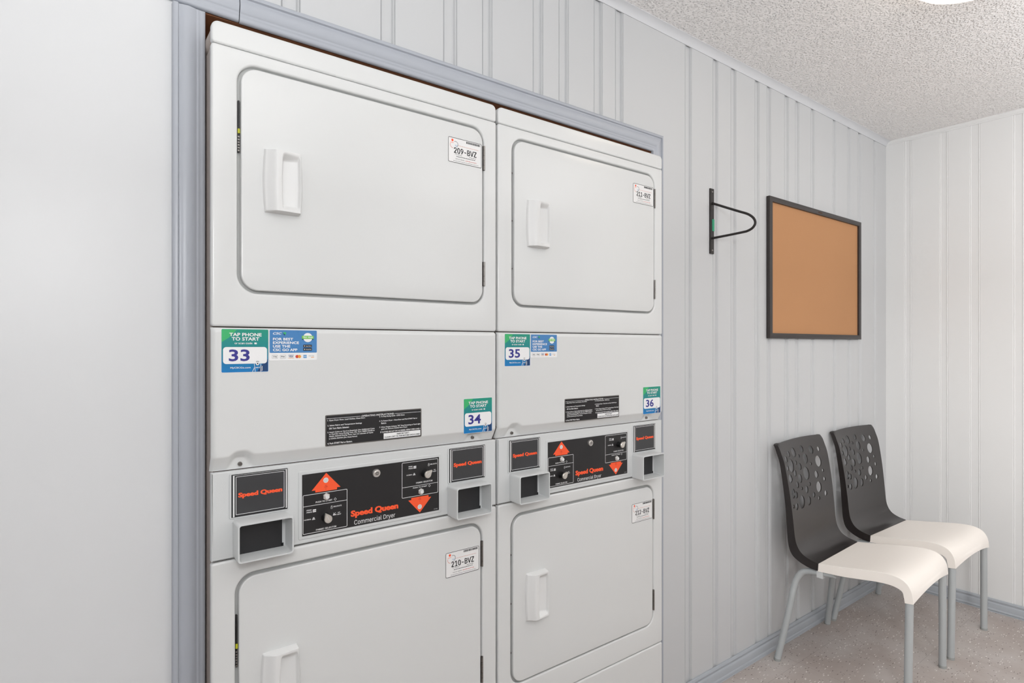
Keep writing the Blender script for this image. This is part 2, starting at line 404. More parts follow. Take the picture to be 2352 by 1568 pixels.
# ------------------------------------------------------------------ dryers
DW = .684
RX = 0.0
def print_tag(num, x0, z0, x1, z1, y):
    """asset tag glued to a door: number, mark, bar code"""
    m = MB(); W = x1 - x0; H = z1 - z0
    m.plate([rr(x0, z0, x1, z1, .0045)], y - .0005, y, 'tag_white', .0001, 0)
    yy = y - .0008
    m.ring(x0 + .0004, z0 + .0004, x1 - .0004, z1 - .0004, .0011, yy, 'print_black', .004)
    X = lambda u: x0 + u * W
    Z = lambda v: z0 + v * H
    m.text(num, X(.17), Z(.385), X(.84), Z(.615), yy, 'print_black', .012)
    m.disc(X(.125), Z(.88), .0032, yy, 'print_orange', 14)
    m.line(X(.06), Z(.78), X(.16), Z(.79), .0009, yy, 'print_orange')
    m.arc(X(.135), Z(.69), .0072, 150, 280, .0011, yy, 'print_faint_red')
    m.arc(X(.215), Z(.74), .0072, -70, 120, .0011, yy, 'print_grey')
    m.text('SLZ', X(.20), Z(.66), X(.27), Z(.72), yy, 'print_sky')
    x = X(.53)
    rnd = random.Random(num)
    while x < X(.945):
        wd = rnd.choice((.0006, .001, .0014)); m.rect(x, Z(.865) , min(x + wd, X(.95)), Z(.95), yy, 'print_black'); x += wd + rnd.choice((.0005, .0008))
    def faint(u0, u1, v, mat_, t=.0012):
        x = X(u0)
        while x < X(u1):
            l = rnd.uniform(.002, .006); m.rect(x, Z(v), min(x + l, X(u1)), Z(v) + t, yy, mat_); x += l + .0009
    faint(.28, .9, .70, 'print_faint_red', .0008)
    m.text('For Service', X(.21), Z(.325), X(.40), Z(.37), yy, 'print_black')
    faint(.62, .82, .325, 'print_black', .001); faint(.24, .80, .255, 'print_black', .0013)
    m.text('Visit our website:', X(.21), Z(.15), X(.48), Z(.19), yy, 'print_black')
    faint(.50, .84, .155, 'print_red', .001); faint(.15, .9, .075, 'print_black', .0007)
    return m

def tap_sticker(num, x0, z0, x1, z1, y):
    m = MB(); W = x1 - x0; H = z1 - z0; X = lambda u: x0 + u * W; Z = lambda v: z0 + v * H
    m.plate([rr(x0 - .0008, z0 - .0008, x1 + .0008, z1 + .0008, .003)], y - .0004, y, 'print_white', .0001, 0)
    m.rect(x0, z0, x1, z1, y - .0006, 'sticker_teal', .002)
    m.poly([(X(.005), Z(.99)), (X(.005), Z(.70)), (X(.15), Z(.80)), (X(.32), Z(.99))], y - .0008, 'print_green')
    m.poly([(X(.75), Z(.01)), (X(.99), Z(.01)), (X(.99), Z(.30)), (X(.88), Z(.2))], y - .0008, 'print_navy')
    yy = y - .0011
    m.text('TAP PHONE', X(.16), Z(.835), X(.85), Z(.915), yy, 'print_white', .03)
    m.text('TO START', X(.21), Z(.735), X(.80), Z(.815), yy, 'print_white', .03)
    m.text('or scan code', X(.27), Z(.652), X(.65), Z(.695), yy, 'print_white', .008)
    m.rect(X(.69), Z(.652), X(.745), Z(.69), yy, 'print_white', .0008)
    m.rect(X(.03), Z(.195), X(.97), Z(.585), yy, 'print_white', .006)
    m.text(num, X(.15), Z(.255), X(.59), Z(.53), yy - .0003, 'print_indigo', .022)
    m.text('MyCSCGo.com', X(.18), Z(.075), X(.61), Z(.125), yy, 'print_white', .015)
    # hand holding a phone
    for a, b in (((.69, .19), (.71, .0)), ((.83, .19), (.83, .0)), ((.70, .12), (.65, .0))):
        m.line(X(a[0]), Z(a[1]), X(b[0]), max(Z(b[1]), z0 + .0004), .0009, yy - .0003, 'print_white')
    for k in range(3): m.arc(X(.845), Z(.115 - .035 * k), .0018, -90, 90, .0009, yy - .0003, 'print_white', 6)
    m.disc(X(.76), Z(.19), .0032, yy - .0004, 'print_white', 14); m.disc(X(.76), Z(.195), .0014, yy - .0006, 'print_black', 12)
    for r_ in (.003, .0042): m.arc(X(.76), Z(.205), r_, 40, 140, .0006, yy - .0006, 'print_grey', 8)
    m.text('NFC', X(.72), Z(.085), X(.815), Z(.115), yy - .0003, 'print_white', .01)
    return m

def app_sticker(x0, z0, x1, z1, y):
    m = MB(); W = x1 - x0; H = z1 - z0; X = lambda u: x0 + u * W; Z = lambda v: z0 + v * H
    m.plate([rr(x0 - .0006, z0 - .016, x1 + .0006, z1 + .0006, .0025)], y - .0004, y, 'print_white', .0001, 0)
    m.rect(x0, z0, x1, z1, y - .0006, 'print_blue', .0018)
    yy = y - .0009
    m.text('CSC', X(.065), Z(.80), X(.25), Z(.90), yy, 'print_white', .02, .3)
    m.poly([(X(.27), Z(.88)), (X(.31), Z(.92)), (X(.345), Z(.88)), (X(.315), Z(.76))], yy, 'print_green')
    m.poly([(X(.27), Z(.86)), (X(.315), Z(.82)), (X(.305), Z(.75))], yy - .0002, 'print_navy')
    m.line(X(.065), Z(.765), X(.24), Z(.765), .0004, yy, 'print_sky')
    for i, (t, u) in enumerate((('FOR BEST', .485), ('EXPERIENCE', .61), ('USE THE', .425), ('CSC GO APP', .575))):
        zt_ = .66 - i * .158
        m.text(t, X(.065), Z(zt_ - .115), X(u), Z(zt_), yy, 'print_white', .03)
    cx, cz = X(.80), Z(.68)
    m.disc(cx, cz, .0098, yy, 'print_white', 28)
    m.poly([(X(.67), Z(.62)), (X(.93), Z(.62)), (X(.93), Z(.76)), (X(.67), Z(.76))], yy - .0002, 'print_lime')
    m.poly([(X(.67), Z(.60)), (X(.71), Z(.56)), (X(.71), Z(.62)), (X(.67), Z(.62))], yy - .0001, 'print_navy')
    m.poly([(X(.93), Z(.60)), (X(.89), Z(.56)), (X(.89), Z(.62)), (X(.93), Z(.62))], yy - .0001, 'print_navy')
    m.text('TRY FREE', X(.69), Z(.655), X(.91), Z(.725), yy - .0004, 'print_white', .025)
    for v, t in ((.24, 'App Store'), (.09, 'Google Play')):
        m.rect(X(.70), Z(v), X(.89), Z(v + .12), yy, 'print_black', .001)
        m.text(t, X(.755), Z(v + .03), X(.875), Z(v + .075), yy - .0003, 'print_white', .01)
        m.disc(X(.727), Z(v + .06), .0011, yy - .0003, 'print_white', 10)
    zb = z0 - .008; 
    for u, t in ((.10, 'G Pay'), (.265, 'Pay')):
        m.ring(X(u) - .005, zb - .0035, X(u) + .0065, zb + .0035, .0003, yy, 'print_grey', .001)
        m.text(t, X(u) - .003, zb - .0014, X(u) + .0045, zb + .0016, yy, 'print_black', .01)
    m.line(X(.385), zb + .0032, X(.50), zb + .0032, .0007, yy, 'print_indigo'); m.line(X(.385), zb - .0032, X(.50), zb - .0032, .0007, yy, 'print_yellow')
    m.text('VISA', X(.395), zb - .0016, X(.485), zb + .0018, yy, 'print_navy', .02, .3)
    m.disc(X(.57), zb, .0034, yy, 'print_red', 16); m.disc(X(.62), zb, .0034, yy - .0002, 'print_yellow', 16)
    m.rect(X(.705), zb - .0033, X(.775), zb + .0033, yy, 'print_sky'); m.text('AMEX', X(.71), zb - .001, X(.77), zb + .001, yy - .0002, 'print_white', .01)
    m.text('DISCOVER', X(.82), zb + .0003, X(.935), zb + .0018, yy, 'print_black'); m.line(X(.87), zb - .0022, X(.935), zb - .0018, .0011, yy, 'print_yellow')
    return m

def instruction_plate(x0, z0, x1, z1, y, dark):
    m = MB(); W = x1 - x0; H = z1 - z0; X = lambda u: x0 + u * W; Z = lambda v: z0 + v * H
    m.plate([rr(x0, z0, x1, z1, .003)], y - .0006, y, 'steel', .0002, 0)
    m.rect(X(.010), Z(.03), X(.990), Z(.97), y - .0008, dark, .001)
    yy = y - .0011
    m.line(X(.012), Z(.885), X(.34), Z(.885), .0007, yy, 'print_white'); m.line(X(.70), Z(.885), X(.988), Z(.885), .0007, yy, 'print_white')
    m.text('-OPERATING INSTRUCTIONS-', X(.345), Z(.86), X(.695), Z(.92), yy, 'print_white', .015)
    L = [(.82, '1. Open Dryer Door, Load Clothes, Close Door.', .02, .39), (.655, '2. Select Fabric and Temperature Settings', .02, .355), (.565, 'OR Turn Fabric Selector.', .035, .23),
         (.44, '3. Insert Coins or Card as Required, Use Additional Coins', .02, .485), (.375, 'or Card for more Drying Time, OR, Turn TIMER KNOB to', .035, .485),
         (.31, 'obtain desired Drying Time. Last 3-5 minutes of Cycle', .035, .47), (.235, 'is COOL-DOWN (No Heat) Period.', .035, .31), (.09, '4. Push START Pad or Button.', .02, .26),
         (.815, '5. To Stop Drying Cycle - OPEN Door.', .535, .81), (.665, '6. To Restart Dryer - Close Door and Push START Pad or', .535, .95), (.595, 'Button.', .555, .61),
         (.455, '7. When Display Indicates "00" Time Remaining or Panel Light', .535, .985), (.39, 'goes out, Remove Clothes from Dryer.', .555, .84),
         (.29, 'IF CLOTHES ARE NOT DRY AS DESIRED, REPEAT STEPS 3 AND 4', .545, .985)]
    for v, t, a, b in L: m.text(t, X(a), Z(v - .028), X(b), Z(v + .028), yy, 'print_white', .022)
    m.rect(X(.58), Z(.055), X(.985), Z(.245), yy, 'print_white', .0006)
    m.text('IMPORTANT:', X(.72), Z(.165), X(.86), Z(.215), yy - .0003, 'print_black', .01)
    m.text('CLEAN LINT FILTER BEFORE EACH LOAD', X(.59), Z(.085), X(.975), Z(.135), yy - .0003, 'print_black', .01)
    return m

def handle_mesh():
    """bowed moulded pull, ridge on the left and scoop on the right; origin at lower left"""
    Wd, Hd = .0715, .1305
    m = MB()
    def fn(u, v):
        bow = 1 - (2 * v - 1) ** 2
        xl, xr = -.0035 * bow, Wd + .0025 * bow - .002
        x = xl + (xr - xl) * u
        z = v * Hd
        e = min(1, min(u / .05, (1 - u) / .02, v / .025, (1 - v) / .025)); e = max(0, e); e = math.sin(e * math.pi / 2)
        top = .006 + .016 * sstep(0, .34, u) - .004 * sstep(.35, 1, u)
        sl = .46 - .03 * bow
        s_ = sstep(sl, sl + .07, u) * (1 - sstep(.90, .97, u)) * sstep(.05, .14 , v) * (1 - sstep(.84, .95, v))
        floor_ = .0035 + .007 * sstep(.5, .95, u)
        h = top * (1 - s_) + floor_ * s_
        return (x, -h * e, z)
    m.grid(fn, 70, 80, 'plastic_white')
    return m

def hinge(par, x, z0, z1):
    m = MB(); r = .0027; n = 5; h = (z1 - z0) / n
    for i in range(n): m.cyl((x, -.0015, z0 + i * h + .0003), (x, -.0015, z0 + (i + 1) * h - .0003), r, r, 'steel', 12)
    m.box(x - .003, .0, z0, x + .004, .004, z1, 'steel_dark')
    tag(m.build('hinge', par), 'small steel barrel hinge')

def knob(par, x, z, y, ang, dark_dx):
    m = MB()
    m.cyl((x, y, z), (x, y - .0145, z), .0100, .0092, 'black_plastic', 28)
    # teardrop metal cap pointing at the setting
    r = .0086; pts = [(x + 1.75 * r * math.cos(math.radians(ang)), z + 1.75 * r * math.sin(math.radians(ang)))]
    for i in range(25):
        a = math.radians(ang + 56 + (360 - 112) * i / 24); pts.append((x + r * math.cos(a), z + r * math.sin(a)))
    n = len(pts)
    m.raw([(a, y - .0135, b) for a, b in pts] + [(a, y - .0175, b) for a, b in pts] + [(x + (a - x) * .86, y - .0190, z + (b - z) * .86) for a, b in pts],
          [(k * n + i, k * n + (i + 1) % n, (k + 1) * n + (i + 1) % n, (k + 1) * n + i) for k in (0, 1) for i in range(n)] + [tuple(range(2 * n, 3 * n))], 'knob_cap')
    ca, sa = math.cos(math.radians(ang)), math.sin(math.radians(ang))
    m.line(x - ca * .004, z - sa * .004, x + ca * .009, z + sa * .009, .0009, y - .0193, 'print_white')
    tag(m.build('selector_knob', par, fixn=True), 'black knob with pointed steel cap')

def push_button(par, x, z, y):
    m = MB(); n = 6
    hx = [(x + .0078 * math.cos(math.pi / 6 + i * math.pi / 3), z + .0078 * math.sin(math.pi / 6 + i * math.pi / 3)) for i in range(6)]
    m.plate([hx], y - .004, y, 'chrome', .0006, 2)
    m.cyl((x, y - .004, z), (x, y - .009, z), .0048, .0044, 'plastic_white', 20)
    tag(m.build('start_button', par, fixn=True), 'round white button in a chrome hex nut')

def glyph(m, x, z, k, y):
    s_ = .0028
    if k == 'shirt':
        m.ring(x - s_ * .7, z - s_, x + s_ * .7, z + s_ * .4, .0005, y, 'print_white', .0006); m.arc(x, z + s_ * .9, s_ * .5, 0, 360, .0005, y, 'print_white', 10)
    elif k == 'press':
        m.rect(x - s_ * 1.3, z + .0003, x + s_ * 1.3, z + s_, y, 'print_white'); m.rect(x - s_ * 1.3, z - s_ * 1.1, x + s_ * 1.3, z - .0008, y, 'print_white')
    elif k == 'pile':
        for i, q in enumerate((1.2, .9, .6)): m.rect(x - s_ * q, z - s_ + i * .0019, x + s_ * q, z - s_ + i * .0019 + .0012, y, 'print_white', .0005)
    elif k == 'iron':
        m.rect(x - s_ * 1.3, z - s_, x + s_ * 1.3, z - s_ * .3, y, 'print_white', .0004); m.line(x - s_, z - s_ * .2, x + s_, z + s_, .0008, y, 'print_white'); m.line(x - s_, z + s_, x, z - s_ * .1, .0008, y, 'print_white')

def make_dryer(x0, label, spec):
    R = empty('stacked_dryer', (x0, 1.26, 0)); tag(R, label, 'dryer', 'stacked coin dryers')
    W = DW
    # body behind the fronts
    m = MB(); m.box(.004, .0175, .012, W - .004, .68, 1.906, 'enamel_side_shaded'); m.build('cabinet', R, smooth=0)
    CAPO = [(x, z) for x, z in rr(.0005, 1.9066, W - .0005, 1.9508, .006, 6) if z < 1.925] 
    tp = [(x, z) for x, z in rr(.0005, 1.9, W - .0005, 1.9508, .014, 8) if z > 1.93]
    CAPO = [p for p in CAPO if p[0] > W / 2] + tp + [p for p in CAPO if p[0] < W / 2]
    m = MB(); m.plate([CAPO], 0, .018, 'enamel', .0045, 4)
    m.plate([rr(.002, 1.9072, W - .002, 1.9500, .017)], .017, .68, 'enamel_side_shaded', .001, 1); m.build('top_cap', R, fixn=True)
    # grimy seams
    for za, zb in ((.30, .33), (.875, .91), (1.035, 1.08), (1.335, 1.365), (1.893, 1.920)):
        m = MB(); m.box(.006, .0095 if zb != 1.08 else .0165, za, W - .006, .0174, zb, 'grime'); m.build('seam_strip', R, smooth=0)
    def door_unit(z0, z1, dz0, dz1, dx0, dx1, htag, kind):
        m = MB(); hole = rr(dx0, dz0, dx1, dz1, .038, 10)
        m.plate([rr(0, z0, W, z1, .006), hole], 0, .018, 'enamel', .0048, 4)
        par = m.build('front_panel', R, fixn=True)
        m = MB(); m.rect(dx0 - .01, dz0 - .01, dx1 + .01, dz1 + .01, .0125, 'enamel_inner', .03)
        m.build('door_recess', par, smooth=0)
        d = MB(); d.plate([rr(dx0 + .0062, dz0 + .0058, dx1 - .0058, dz1 - .0062, .033, 10)], -.0015, .012, 'enamel', .0028, 4)
        door = d.build('door', R, fixn=True)
        h = handle_mesh().build('handle', door, smooth=60); h.location = (dx0 + .050, -.0009, htag[0])
        for a, b in htag[1]: hinge(door, dx1 - .0015, a, b)
        nx, nz0, nx1, nz1, num = htag[2]
        tag(print_tag(num, nx, nz0, nx1, nz1, -.0015).build('asset_tag', door, smooth=0), 'white tag printed %s with a bar code' % num)
        if kind == 'latch':
            zt_ = htag[3]
            m = MB(); x = dx0 + .0035
            m.box(x - .0017, .006, zt_ - .052, x + .0012, .0115, zt_ + .052, 'black_plastic')
            m.box(x - .0022, .004, zt_ - .014, x + .0017, .008, zt_ - .005, 'yellow_plastic')
            for k in range(6): m.box(x - .0022, .005, zt_ - .05 + k * .0055, x + .0014, .007, zt_ - .047 + k * .0055, 'steel')
            tag(m.build('latch_strip', par, smooth=0), 'black latch strip with a yellow piece')
        else:
            for zt_ in htag[3]:
                m = MB(); m.cyl((dx0 + .003, .012, zt_), (dx0 + .003, .006, zt_), .0022, .0022, 'steel_dark', 10); m.build('screw', par)
        return par
    door_unit(1.3512, 1.9058, 1.4192, 1.8795, .0475, .6445,
              (1.586, ((1.771, 1.834), (1.469, 1.532)), (.5335, 1.7735, .6350, 1.8368, spec['tag_up']), spec['gap_up']), spec['gap'])
    door_unit(.3190, .8880, .3895, .8555, .0435, .6385,
              (.5550, ((.739, .805), (.437, .504)), spec['low_box'] + (spec['tag_low'],), spec['gap_low']), spec['gap'])
    m = MB(); m.plate([rr(0, .012, W, .3165, .006)], 0, .018, 'enamel', .0048, 4); m.build('kick_panel', R, fixn=True)
    # hood between the drums: flat, turned in at the foot, with two screw pockets
    HZ0, HZ1, HY = 1.0655, 1.3492, -.002
    SX = (.0545, .6155)
    def fn(u, v):
        e = 7 * .001
        # denser near edges
        x = W * (.5 - .5 * math.cos(math.pi * u)) * 1.0
        z = HZ0 + (HZ1 - HZ0) * (v ** 1.7)
        dxe = min(x, W - x); r = .010
        y = HY
        if dxe < r: y += r - math.sqrt(max(0, r * r - (r - dxe) ** 2))
        dz = HZ1 - z
        if dz < .006: y += .006 - math.sqrt(max(0, .006 ** 2 - (.006 - dz) ** 2))
        g = max(math.exp(-((x - s_) / .019) ** 4) for s_ in SX)
        za, zb = 1.0940 + .010 * g, 1.0665 + .0215 * g
        t = max(0, min(1, (za - z) / max(za - zb, 1e-4)))
        y += .0155 * t
        # rounded lower corners
        return (x, y, z)
    m = MB(); m.grid(fn, 150, 90, 'enamel')
    # returns at the sides and foot
    m.box(.0015, .009, 1.098, W - .0015, .0165, HZ1 - .003, 'enamel')
    hood = m.build('hood_panel', R, smooth=50)
    for s_ in SX:
        m = MB(); m.cyl((s_, .0140, 1.0750), (s_, .0095, 1.0750), .0045, .0040, 'steel', 18); m.line(s_ - .003, 1.0750, s_ + .003, 1.0750, .0009, .0093, 'steel_dark')
        m.build('screw', hood, fixn=True)
    for nm, bx in spec['taps']:
        tag(tap_sticker(nm, *bx, HY).build('tap_sticker', hood, smooth=0), 'green and blue tap phone to start sticker numbered %s' % nm)
    tag(app_sticker(*spec['app'], HY).build('app_sticker', hood, smooth=0), 'blue sticker about the phone app with a row of card marks')
    tag(instruction_plate(*spec['instr'], HY, 'black_shiny' if spec['gap'] == 'screw' else 'black_plate').build('instruction_plate', hood, smooth=0), 'black plate of operating instructions in white print')
    # control panel
    PY = .002
    m = MB(); m.plate([rr(.0005, .8905, W - .0005, 1.0638, .0012)], PY, .018, 'plastic_grey', .0022, 3)
    m.plate([rr(.167, .9005, .5155, 1.0460, .004)], PY - .0012, PY + .002, 'plastic_grey', .0010, 2)
    cp = m.build('control_panel', R, fixn=True)
    fy = PY - .0012
    m = MB(); m.rect(.1745, .9075, .5090, 1.0385, fy - .0004, 'black_plate', .0006)
    y = fy - .0008
    wt = 'print_white'
    for (a, b, c, d, zm) in ((.1760, .9110, .2740, .9945, .9700), (.4080, .9515, .5058, 1.0355, .9765)):
        m.ring(a, b, c, d, .0010, y, wt, .0022); m.line(a + .0006, zm, c - .0006, zm, .0009, y, wt)
    m.poly([(.2265, 1.0365), (.1945, 1.0015), (.2025, 1.0015), (.2025, .9970), (.2505, .9970), (.2505, 1.0015), (.2585, 1.0015)], y, 'print_orange')
    m.poly([(.4555, .9105), (.4870, .9440), (.4795, .9440), (.4795, .9490), (.4325, .9490), (.4325, .9440), (.4245, .9440)], y, 'print_orange')
    for cx, cz, tz in ((.2255, 1.0205, 1.0085), (.4552, .9245, .9450)):
        m.arc(cx, cz, .0052, 0, 360, .0010, y - .0003, wt, 20); m.disc(cx, cz, .0049, y - .0003, 'plastic_grey', 20)
        m.text('IN', cx - .002, tz, cx + .002, tz + .002, y - .0003, 'print_red', .04); m.text('USE', cx - .0038, tz - .0035, cx + .0038, tz - .001, y - .0003, 'print_red', .03)
        m.line(cx, tz - .005, cx, tz - .0095, .0006, y - .0003, 'print_red')
    m.text('Speed Queen', .2820, .9262, .3985, .9440, y, 'print_orange', .048)
    m.text('Commercial Dryer', .2900, .9085, .3902, .9218, y, wt, .004)
    m.text('61980', .4945, .9110, .5045, .9130, y, wt)
    for cx, cz, zt_, zp in ((.2275, .9392, .9165, .9745), (.4690, 1.0025, .9835, .9700)):
        m.text('FABRIC SELECTOR', cx - .0235, zt_ - .0022, cx + .0215, zt_ + .0014, y, wt, .012)
        m.text('PUSH TO START', cx - .024 + (.0 if cx < .3 else -.008), zp - (.0005 if cx < .3 else -.0005), cx + .0125 - (0 if cx < .3 else .006), zp + (.003 if cx < .3 else .0035), y, wt, .012)
        dx_ = cx + .019 - (0 if cx < .3 else .006); dz_ = zp + .0015
        m.loopring([(dx_ - .0032, dz_), (dx_, dz_ - .0035), (dx_ + .0032, dz_), (dx_, dz_ + .0035)], [(dx_ - .0023, dz_), (dx_, dz_ - .0026), (dx_ + .0023, dz_), (dx_, dz_ + .0026)], y, wt)
        m.text('PERM', cx - .0435, cz + .0205, cx - .0335, cz + .0232, y, wt, .015); m.text('PRESS', cx - .0435, cz + .0160, cx - .0320, cz + .0187, y, wt, .015)
        glyph(m, cx - .0268, cz + .0192, 'press', y)
        glyph(m, cx + .0110, cz + .0200, 'shirt', y); m.text('DELICATE', cx + .0150, cz + .0195, cx + .0335, cz + .0223, y, wt, .012)
        m.text('NORMAL', cx - .0490, cz + .0008, cx - .0335, cz + .0034, y, wt, .015); glyph(m, cx - .0285, cz + .0028, 'pile', y)
        glyph(m, cx + .0175, cz + .0045, 'iron', y); m.text('NO', cx + .0250, cz + .0050, cx + .0300, cz + .0076, y, wt, .015); m.text('HEAT', cx + .0228, cz + .0010, cx + .0325, cz + .0036, y, wt, .015)
    m.build('control_plate', cp, smooth=0)
    knob(cp, .2255, .9395, fy, spec['knobs'][0], 0); knob(cp, .4690, 1.0030, fy, spec['knobs'][1], 0)
    push_button(cp, .2262, .9852, fy); push_button(cp, .4578, .9612, fy)
    m = MB(); m.cyl((.3425, fy, 1.0208), (.3425, fy - .005, 1.0208), .0095, .0088, 'chrome', 28); m.cyl((.3425, fy - .005, 1.0208), (.3425, fy - .0075, 1.0208), .006, .0055, 'chrome', 24)
    m.disc(.3425, 1.0208, .0042, fy - .0078, 'steel_dark', 20); m.arc(.3425, 1.0208, .0028, 0, 360, .0007, fy - .0081, 'chrome', 16); m.disc(.3425, 1.0208, .0013, fy - .0081, 'chrome', 12)
    tag(m.build('key_lock', cp, fixn=True), 'round chrome key lock')
    # badges and coin housings
    for ox, oz, cw in ((.0, 0, .0), (.5020, -.002, 0)):
        m = MB(); a, b = .0325 + ox, .1475 + ox; z0, z1 = .9692 + oz, 1.0598 + oz
        m.plate([rr(a, z0, b, z1, .004)], PY - .002, PY + .001, 'plastic_grey', .0009, 2)
        y = PY - .0024
        m.rect(a + .0035, z0 + .0028, b - .0032, z1 - .0026, y, 'print_black', .0004)
        m.rect(a + .0062, z0 + .0035, a + .0090, z1 - .0045, y - .0003, wt); m.rect(b - .0070, z0 + .0055, b - .0048, z1 - .0040, y - .0003, wt)
        m.line(a + .006, z1 - .0047, b - .005, z1 - .0047, .0006, y - .0003, wt)
        m.ring(a + .0115, z0 + .0072, b - .0098, z1 - .0075, .0009, y - .0003, wt, .001)
        m.rect(a + .0127, z0 + .0084, b - .0110, z1 - .0087, y - .0003, 'badge_black')
        m.text('Speed Queen', a + .0158, z0 + .0385, b - .0140, z0 + .0505, y - .0006, 'print_orange', .048)
        tag(m.build('badge', cp, smooth=0, fixn=False), 'black badge with white outlines and orange lettering')
    for ox in (.0, .4947):
        a, b = .0380 + ox, .1443 + ox; z0, z1 = (.8916, .9680) if ox == 0 else (.8866, .9651)
        D = -.0445
        m = MB(); n = 6
        o1 = rr(a, z0, b, z1, .006, n); i1 = rr(a + .0035, z0 + .0035, b - .0035, z1 - .0035, .004, n); i2 = rr(a + .006, z0 + .0065, b - .006, z1 - .007, .003, n)
        o0 = rr(a + .0008, z0 + .001, b - .0008, z1 - .0005, .006, n); N_ = len(o1)
        rings = [(o0, PY), (o1, D + .0015), ([(x + (.0007 if x < (a + b) / 2 else -.0007), z + (.0007 if z < (z0 + z1) / 2 else -.0007)) for x, z in o1], D), (i1, D), (i2, PY - .004)]
        vs = [(x, yv, z) for L_, yv in rings for x, z in L_]
        m.raw(vs, [(k * N_ + i, k * N_ + (i + 1) % N_, (k + 1) * N_ + (i + 1) % N_, (k + 1) * N_ + i) for k in range(len(rings) - 1) for i in range(N_)], 'plastic_grey')
        hb = m.build('coin_housing', cp, smooth=40)
        m = MB(); m.box(a + .005, PY - .007, z0 + .006, b - .0125, PY - .0045, z1 - .006, 'dark_insert'); m.box(b - .014, PY - .007, z0 + .006, b - .0095, PY - .0045, z0 + .013, 'dark_insert')
        m.box(b - .0125, PY - .006, z0 + .006, b - .006, PY - .004, z1 - .006, 'plastic_grey')
        tag(m.build('slot_insert', hb, smooth=0), 'dark plate inside the coin housing')
    return R

make_dryer(.2265, 'white stacked coin dryer on the left, with stickers 33 and 34', dict(
    tag_up='209-BVZ', tag_low='210-BVZ', low_box=(.5260, .7338, .6272, .7968), gap='latch', gap_up=1.753, gap_low=.722,
    taps=(('33', (.0175, 1.2605, .1052, 1.3462)), ('34', (.5798, 1.0895, .6675, 1.1775))), app=(.1078, 1.2985, .2050, 1.3458),
    instr=(.2232, 1.0938, .4587, 1.1622), knobs=(115, 38)))
make_dryer(.9160, 'white stacked coin dryer on the right, with stickers 35 and 36', dict(
    tag_up='211-BVZ', tag_low='212-BVZ', low_box=(.5277, .7435, .6288, .8052), gap='screw', gap_up=(1.783, 1.653, 1.523), gap_low=(.745, .612, .479),
    taps=(('35', (.0200, 1.2585, .1072, 1.3450)), ('36', (.5822, 1.0900, .6700, 1.1780))), app=(.1100, 1.2965, .2064, 1.3445),
    instr=(.2364, 1.0900, .4678, 1.1587), knobs=(40, 38)))

# ------------------------------------------------------------------ wall bracket
R = empty('wall_bracket', (1.9905, YW, 1.669)); tag(R, 'black metal hanging rod bracket screwed to the panelled wall beside the dryers', 'bracket')
m = MB(); m.plate([rr(-.0125, 0, .0125, .252, .001)], -.005, 0, 'black_metal', .0008, 1); m.build('mounting_bar', R, fixn=True)
m = MB()
pts = [(-.004, .196), (-.075, .1645), (-.125, .1415), (-.148, .130)]
ac = []
for i in range(13):
    a = math.radians(65 + i * 205 / 12); ac.append((-.1555 - .030 * math.sin(a - math.radians(65)) * 1.0, 0))
arcp = [(-.148, .130), (-.1625, .121), (-.1745, .110), (-.1815, .098), (-.182, .087), (-.176, .077), (-.166, .070), (-.152, .0655), (-.138, .064)]
path = [(-.004, .196), (-.075, .163), (-.12, .1425)] + arcp + [(-.07, .0615), (-.004, .060)]
def cat(P_, k=5):
    out = []
    for i in range(len(P_) - 1):
        p0 = Vector(P_[max(i - 1, 0)]); p1 = Vector(P_[i]); p2 = Vector(P_[i + 1]); p3 = Vector(P_[min(i + 2, len(P_) - 1)])
        for j in range(k):
            t = j / k; out.append(.5 * ((2 * p1) + (p2 - p0) * t + (2 * p0 - 5 * p1 + 4 * p2 - p3) * t * t + (3 * p1 - p0 - 3 * p2 + p3) * t ** 3))
    out.append(Vector(P_[-1])); return out
m.tube([(0, q[0], q[1]) for q in cat(path)], .0045, 'black_metal'); m.build('rod_loop', R, fixn=True)
for z in (.013, .239):
    m = MB(); m.cyl((0, -.005, z), (0, -.0075, z), .004, .003, 'steel', 14); m.build('screw', R, fixn=True)
m = MB(); m.box(-.001, -.0062, .088, .0128, -.0051, .134, 'green_tape'); tag(m.build('tape', R, smooth=0), 'strip of green tape')

# ------------------------------------------------------------------ cork board
R = empty('cork_board', (2.392, YW, 1.346)); tag(R, 'empty cork notice board in a dark brown frame hanging on the wall', 'notice board')
bw, bh = .903, .609
m = MB(); m.plate([[(0, 0), (bw, 0), (bw, bh), (0, bh)], [(.024, .022), (bw - .024, .022), (bw - .024, bh - .022), (.024, bh - .022)]], -.017, -.0005, 'frame_brown', .0018, 2)
m.build('frame', R, fixn=True)
m = MB(); m.box(.018, -.007, .016, bw - .018, -.002, bh - .016, 'cork'); m.build('cork_panel', R, smooth=0)
m = MB(); m.rect(bw * .5 - .02, bh - .015, bw * .5 + .02, bh - .009, -.0174, 'grime', .001); m.build('maker_mark', R, smooth=0)

